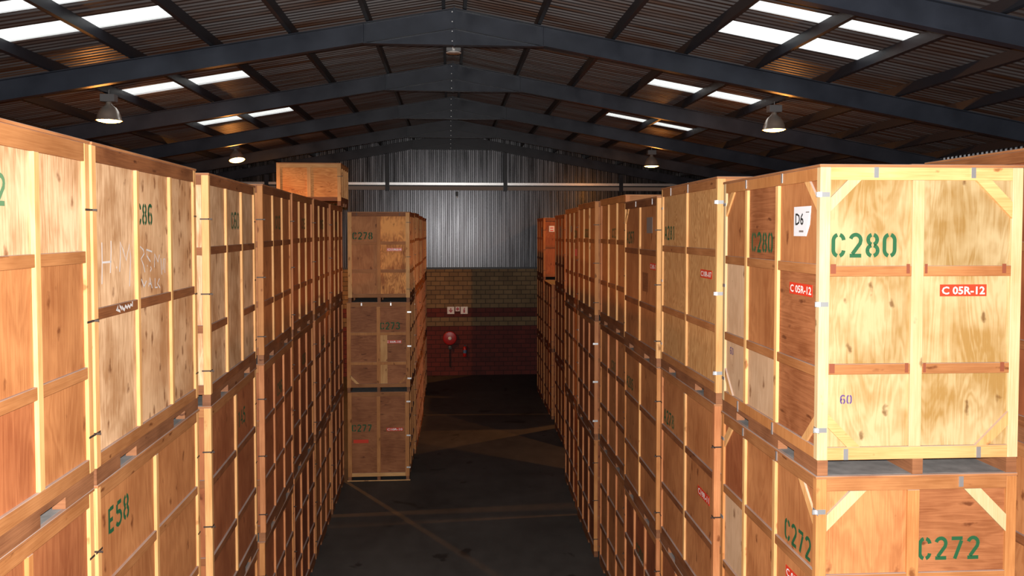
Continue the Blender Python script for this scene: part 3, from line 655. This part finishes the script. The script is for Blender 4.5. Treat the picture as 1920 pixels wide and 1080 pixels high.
# ------------------------------------------------------------------ building shell
XR, SL, ZR = .1, .178, 10.86       # ridge position, roof slope, underside of the sheets at the ridge
XW, YB, YE = 13.15, -7.0, 35.42    # half width of the floor, back wall, far wall
def sheet_profile(a0, a1, pitch=.17):
    """trapezoid ribs along one axis: list of (position, height)"""
    K = ((0, 0), (.075, 0), (.10, .038), (.145, .038), (pitch, 0))
    def hgt(q):
        d = q-math.floor(q/pitch)*pitch
        for (d0, h0), (d1, h1) in zip(K, K[1:]):
            if d <= d1: return h0+(h1-h0)*(d-d0)/(d1-d0)
        return 0
    P = []; a = math.floor(a0/pitch)*pitch
    while a < a1:
        for d, h in K[:4]:
            q = a+d
            if a0+1e-4 < q < a1-1e-4: P.append((q, h))
        a += pitch
    return [(a0, hgt(a0))]+P+[(a1, hgt(a1))]
def roof_piece(name, y0, y1, sgn, o0, o1, mat):
    pr = sheet_profile(y0, y1); V = []; Fc = []
    for y, h in pr:
        for o in (o0, o1): V.append((XR+sgn*o, y, ZR-SL*o+h))
    n = len(pr)
    for y, h in pr:
        for o in (o0, o1): V.append((XR+sgn*o, y, ZR-SL*o+h+.006))
    for i in range(n-1):
        a = 2*i; Fc += [(a, a+1, a+3, a+2), (2*n+a, 2*n+a+2, 2*n+a+3, 2*n+a+1)]
    return V, Fc
OMAX = XW+.15
strips = {-1: [(12.15, 12.62), (13.33, 14.08), (18.54, 19.32), (23.92, 24.56)], 1: [(12.36, 12.78), (13.51, 14.28), (18.8, 19.52), (24.25, 24.8)]}
wi = 1
for sgn in (-1, 1):
    V, Fc = [], []
    def add(p):
        n = len(V); V.extend(p[0]); Fc.extend([tuple(i+n for i in f) for f in p[1]])
    ys = [YB]+[y for s in strips[sgn] for y in s]+[YE+.3]
    for i in range(0, len(ys), 2): add(roof_piece('', ys[i], ys[i+1], sgn, 0, OMAX, None))
    for (a, b) in strips[sgn]:
        add(roof_piece('', a, b, sgn, 0, 4.55, None)); add(roof_piece('', a, b, sgn, 7.45, OMAX, None))
        for (o0, o1) in ((4.55, 5.94), (5.94, 7.45)):
            v, f = roof_piece('', a, b, sgn, o0, o1, None)
            q = mk('window_%d' % wi, v, f, 'skylight'); struct(q); wi += 1
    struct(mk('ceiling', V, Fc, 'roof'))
# ridge cap
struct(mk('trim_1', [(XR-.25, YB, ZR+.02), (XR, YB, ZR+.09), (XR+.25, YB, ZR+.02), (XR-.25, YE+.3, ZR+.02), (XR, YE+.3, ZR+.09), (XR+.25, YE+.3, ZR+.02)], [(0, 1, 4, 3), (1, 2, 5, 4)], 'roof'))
struct(boxes('floor', [(-XW-.3, XW+.3, YB-.3, YE+.5, -.2, 0)], 'floor'))
BT = 4.75
def roof_z(x): return ZR-SL*abs(x-XR)
def gable(name, y, thick):
    V, Fc = [], []; pr = sheet_profile(-XW, XW)
    for x, h in pr:
        V += [(x, y+.04-h*(1 if thick > 0 else -1), BT+.001), (x, y+.04-h*(1 if thick > 0 else -1), roof_z(x)+.02)]
    for i in range(len(pr)-1): Fc.append((2*i, 2*i+1, 2*i+3, 2*i+2))
    s = mk(name, V, Fc, 'wall_sheet'); return s
def base_wall(b, name): return boxes(name, [b], 'brick')
# far wall: block base with sheeting above, as one structure each
wf = struct(base_wall((-XW-.2, XW+.2, YE, YE+.22, 0, BT), 'wall_far')); s = gable('sheeting', YE+.02, 1); s.parent = wf
boxes('coping', [(-XW, XW, YE-.02, YE+.0, BT-.02, BT+.06)], 'purlin', wf)
wb = struct(base_wall((-XW-.2, XW+.2, YB-.22, YB, 0, BT), 'wall_back')); s = gable('sheeting', YB-.1, -1); s.parent = wb
for nm, sx in (('wall_left', -1), ('wall_right', 1)):
    wv = struct(boxes(nm, [(sx*XW if sx > 0 else -XW-.2, XW+.2 if sx > 0 else -XW, YB, YE, 0, BT)], 'brick'))
    V, Fc = [], []; pr = sheet_profile(YB, YE)
    for y, h in pr: V += [(sx*(XW+.05-h), y, BT), (sx*(XW+.05-h), y, roof_z(sx*XW)+.02)]
    for i in range(len(pr)-1): Fc.append((2*i, 2*i+1, 2*i+3, 2*i+2))
    mk('sheeting', V, Fc, 'wall_sheet', wv)

# portal frames
RT = 10.66                                   # top of the rafters at the ridge
RD = .385
def isec(name, p0, p1, depth, wd, mat, parent, y):
    """I-section whose top edge runs p0 -> p1 in the XZ plane at depth y"""
    def quad(d0, d1, w_):
        a = [(p0[0], y-w_/2, p0[1]-d0), (p1[0], y-w_/2, p1[1]-d0), (p1[0], y-w_/2, p1[1]-d1), (p0[0], y-w_/2, p0[1]-d1)]
        return a+[(x, y+w_/2, z) for x, _, z in a]
    V, Fc = [], []
    for q in (quad(0, .014, wd), quad(.014, depth-.014, .01), quad(depth-.014, depth, wd)):
        n = len(V); V += q; Fc += [tuple(i+n for i in f) for f in BF]
    return mk(name, V, Fc, mat, parent)
words = ['first', 'second', 'third', 'fourth', 'fifth', 'sixth', 'seventh']
FY = [5.4, 10.45, 15.5, 20.55, 25.6, 30.65, 35.22]
flab = ['navy steel roof frame above the camera', 'navy steel roof frame crossing the upper right corner, nearest in view', 'navy steel roof frame with the large apex plates, second nearest in view',
        'navy steel roof frame just behind the big apex plates, third in view', 'navy steel roof frame in the middle of the row, fourth in view', 'navy steel roof frame next to last before the far wall', 'navy steel roof frame standing against the far corrugated wall']
for i, y in enumerate(FY):
    fr = empty('portal_frame', (XR, y, 0), 0, flab[i], 'roof frame', 'steel portal frames')
    for sgn in (-1, 1):
        ox = XW-.2
        isec('rafter', (sgn*.0, RT), (sgn*(ox-sgn*XR), RT-SL*(ox-sgn*XR)), RD, .15, 'steel', fr, 0)
        # haunch below the rafter at the apex
        hx = 1.72; zb = RT-SL*hx-RD
        P = [(0, -.006, RT-RD+.01), (sgn*hx, -.006, zb+.004), (0, -.006, zb+.004)]
        prism('haunch', P, (0, .012, 0), 'steel', fr)
        boxes('haunch_flange', [(min(0, sgn*hx), max(0, sgn*hx), -.075, .075, zb-.010, zb+.004)], 'steel', fr)
        boxes('stiffener', [(sgn*hx-.006, sgn*hx+.006, -.07, .07, RT-SL*hx-RD+.015, RT-SL*hx-.015)], 'steel', fr)
        # column
        cx = sgn*(XW-.16)-XR; ct = RT-SL*abs(cx)-.02
        boxes('column', [(cx-.14, cx+.14, -.075, -.063, 0, ct), (cx-.005-.0, cx+.005, -.063, .063, 0, ct), (cx-.14, cx+.14, .063, .075, 0, ct)], 'steel', fr)
        boxes('end_plate', [(min(sgn*.002, sgn*.016), max(sgn*.002, sgn*.016), -.085, .085, zb-.03, RT+.02)], 'steel', fr)
        for b in (range(4) if sgn < 0 else ()):
            zz = zb+.06+b*(RT-zb-.14)/3
            lathe('bolt', [(0, 0), (.011, 0), (.011, .012), (0, .012)], 'galv', fr, 6, (-.04, -.087, zz), 'y', False)

# purlins
offs = [.17]+[min(1.60+1.44*i, 12.95) for i in range(9)]
ordn = ['beside the ridge', 'one step below the ridge pair', 'between ridge and skylights', 'along the upper skylight edge', 'splitting the skylights', 'along the lower skylight edge', 'just outside the skylights', 'third from the eave', 'second from the eave', 'lowest, at the eave']
for sgn in (-1, 1):
    for j, o in enumerate(offs):
        x = XR+sgn*o; z1 = ZR-SL*o-.004; z0 = z1-.185; e = sgn*.065
        P = [(x, z0), (x+e, z0-SL*.065), (x+e, z0+.02-SL*.065), (x+sgn*.004, z0+.003), (x+sgn*.004, z1-.004), (x+e, z1-SL*.065-.004), (x+e, z1-SL*.065), (x, z1)]
        q = prism('roof_purlin', [(a, YB+.02, b) for a, b in P], (0, YE+.0-YB, 0), 'purlin')
        tag(q, 'dark steel purlin, %s roof slope, %s' % ('left' if sgn < 0 else 'right', ordn[j]), 'purlin', 'roof purlins')

# far wall steelwork
def girt(x0, x1, z, label):
    e = empty('wall_girt', ((x0+x1)/2, YE-.03, z), 0, label, 'girt', 'girts of the far wall'); h = (x1-x0)/2
    boxes('top_lip', [(-h, h, -.13, -.118, .22, .33), (-h, h, -.13, .0, .325, .332)], 'galv', e)
    boxes('web', [(-h, h, -.02, .0, .0, .325)], 'purlin', e)
    boxes('bottom_lip', [(-h, h, -.13, -.118, .0, .16), (-h, h, -.12, 0, 0, .008)], 'beige', e)
PXs = [-12.9, -7.86, -2.70, 2.46, 7.63, 12.9]
gl = ['far left', 'left', 'central', 'right', 'far right']
for i in range(5): girt(PXs[i]+(.09 if i else 0), PXs[i+1]-.09, 8.20, '%s length of pale steel girt across the far corrugated wall' % gl[i])
for i, x in enumerate(PXs[1:-1]):
    zt = roof_z(x)-.60
    q = boxes('gable_post', [(x-.08, x+.08, YE-.20, YE-.188, 8.16, zt), (x-.005, x+.005, YE-.188, YE-.05, 8.16, zt), (x-.08, x+.08, YE-.05, YE-.038, 8.16, zt)], 'steel')
    tag(q, 'dark steel post on the far wall, %s of four' % ('leftmost', 'second from left', 'second from right', 'rightmost')[i], 'post', 'gable posts')

# ------------------------------------------------------------------ lamps
def high_bay(x, y, zr, label, tilt=(0, 0), power=LAMP_POWER, s=1.0):
    e = empty('high_bay_lamp', (x, y, zr), 0, label, 'lamp', 'high bay lamps')
    e.rotation_euler = (tilt[0], tilt[1], 0)
    r = .255*s
    lathe('lamp_shade', [(r, 0), (r+.012, -.004), (r+.012, .006), (r*.98, .03), (r*.93, .10), (r*.80, .19), (r*.60, .27), (r*.36, .32), (.062, .345), (.058, .38), (.05, .40), (0, .40),
                         (0, .39), (.045, .385), (.05, .33), (r*.34, .31), (r*.58, .262), (r*.78, .185), (r*.91, .10), (r*.96, .02), (r, 0)], 'alu', e, 36)
    boxes('gear_box', [(-.15, .15, -.10, .10, .40, .56)], 'ballast', e, .008)
    tube('hanger', [(0, 0, .56), (0, 0, .64), (.015, 0, .66)], .012, 'ballast', e)
    lathe('lens', [(0, -.045), (r*.5, -.038), (r*.85, -.018), (r*.97, .004), (r*.97, .012), (0, .012)], 'glow', e, 32)
    ld = bpy.data.lights.new('lamp_light', 'SPOT'); ld.energy = power; ld.color = LAMP_COL; ld.shadow_soft_size = .08; ld.spot_size = math.radians(166); ld.spot_blend = .25
    lo = bpy.data.objects.new('lamp_light', ld); C.objects.link(lo); lo.parent = e; lo.location = (0, 0, -.14)
    l2 = bpy.data.lights.new('lens_spill', 'POINT'); l2.energy = power*.06; l2.color = LAMP_COL; l2.shadow_soft_size = .2
    lo = bpy.data.objects.new('lens_spill', l2); C.objects.link(lo); lo.parent = e; lo.location = (0, 0, -.28)
    return e
high_bay(-7.26, 17.84, 8.77, 'aluminium high bay lamp with warm glow, upper left above the near left crates')
high_bay(-7.26, 28.2, 8.84, 'brightly glowing tilted high bay lamp, low on the left above the far crates', tilt=(-.22, -.20), power=LAMP_POWER*1.3)
high_bay(7.46, 18.0, 8.74, 'aluminium high bay lamp with warm glow, above the nearest right stacks')
high_bay(7.12, 27.9, 8.70, 'small far high bay lamp with warm glow, right of centre')
# unlit pendant at the ridge
e = empty('ridge_pendant_lamp', (XR, 17.8, 10.34), 0, 'small unlit white dish lamp hanging from the roof ridge', 'lamp')
lathe('dish', [(0, .02), (.05, .02), (.165, -.02), (.168, -.012), (.05, .032), (0, .035)], 'white', e)
lathe('stem', [(0, .03), (.03, .03), (.034, .1), (.03, .2), (.012, .22), (.012, .32), (0, .32)], 'white', e, 16)
boxes('back_box', [(-.16, .16, .02, .10, .03, .33)], 'ballast', e, .006)
boxes('mounting_bar', [(-.2, .2, .0, .06, .32, .36)], 'purlin', e)

# ------------------------------------------------------------------ far wall fittings
YS = YE
def sign(x0, x1, z0, z1, what, label):
    e = tag(boxes('safety_sign', [(x0, x1, YS-.02, YS-.001, z0, z1)], 'white'), label, 'sign', 'fire safety signs')
    f = Face((x0, YS-.02, z0), (1, 0, 0), x1-x0, e); w_ = x1-x0; h_ = z1-z0
    if what == 'arrow': P = [(.42, .82), (.58, .82), (.58, .50), (.68, .58), (.80, .50), (.5, .16), (.20, .50), (.32, .58), (.42, .50)]
    elif what == 'disc': P = [(.5+.36*math.cos(t*.3927), .5+.36*math.sin(t*.3927)) for t in range(16)]
    else: P = [(.38, .16), (.62, .16), (.62, .56), (.56, .64), (.56, .72), (.66, .74), (.64, .82), (.46, .84), (.44, .64), (.38, .56)]
    q = f.poly('symbol', [(a*w_, b*h_) for a, b in P], .001, .004, 'brick_red')
    return e
sign(-.11, .20, 2.74, 3.06, 'arrow', 'square white sign with a red down arrow, leftmost of three on the brick wall')
sign(.25, .44, 2.86, 3.06, 'disc', 'small white sign with a red disc, between two larger signs on the brick wall')
sign(.48, .79, 2.74, 3.06, 'bottle', 'square white sign with a red extinguisher symbol, rightmost of three on the brick wall')
e = empty('fire_hose_reel', (0.0, YS, 1.0), 0, 'round red fire hose reel on the brick wall below the arrow sign', 'hose reel')
lathe('reel_disc', [(0, -.16), (.27, -.16), (.30, -.15), (.30, -.06), (.27, -.05), (0, -.05)], 'brick_red', e, 40, (0, 0, .68), 'y')
lathe('hub', [(0, -.175), (.07, -.175), (.085, -.16), (0, -.16)], 'white', e, 24, (0, 0, .68), 'y')
boxes('wall_bracket', [(-.05, .05, -.055, -.002, .5, .85)], 'black', e)
lathe('hose_guide', [(0, -.14), (.05, -.14), (.06, -.1), (.05, -.02), (0, -.02)], 'ballast', e, 16, (0.0, 0, .29), 'y')
tube('supply_pipe', [(0, -.05, .35), (0, -.05, -.2), (.01, -.05, -.62)], .022, 'black', e)
boxes('stop_valve', [(-.07, .09, -.12, -.03, .18, .34)], 'black', e, .01)
e = empty('fire_extinguisher', (.66, YS, .85), 0, 'dark fire extinguisher hanging on the brick wall right of the hose reel', 'extinguisher')
lathe('cylinder', [(0, 0), (.07, .0), (.08, .02), (.08, .38), (.06, .43), (.03, .46), (0, .46)], 'brick_red', e, 24, (0, -.10, 0))
boxes('wall_hook', [(-.02, .02, -.06, -.001, .38, .46)], 'black', e)
lathe('label_band', [(.0815, .16), (.0815, .30)], 'tread', e, 24, (0, -.10, 0))
boxes('valve_handle', [(-.03, .05, -.13, -.08, .46, .52)], 'black', e)
tube('hose', [(.03, -.1, .49), (.10, -.1, .44), (.11, -.1, .2), (.09, -.1, .1)], .012, 'black', e)
e = empty('wall_sensor', (.33, YE-.0, 7.90), 0, 'small black box with a white tip on the far wall under the girt', 'sensor')
boxes('housing', [(-.05, .05, -.16, -.02, .04, .24)], 'black', e, .01)
boxes('mounting_arm', [(-.015, .015, -.1, .02, .22, .31)], 'black', e)
lathe('tip', [(0, -.04), (.03, -.02), (.035, .01), (.02, .04), (0, .045)], 'white', e, 16, (.0, -.11, 0))
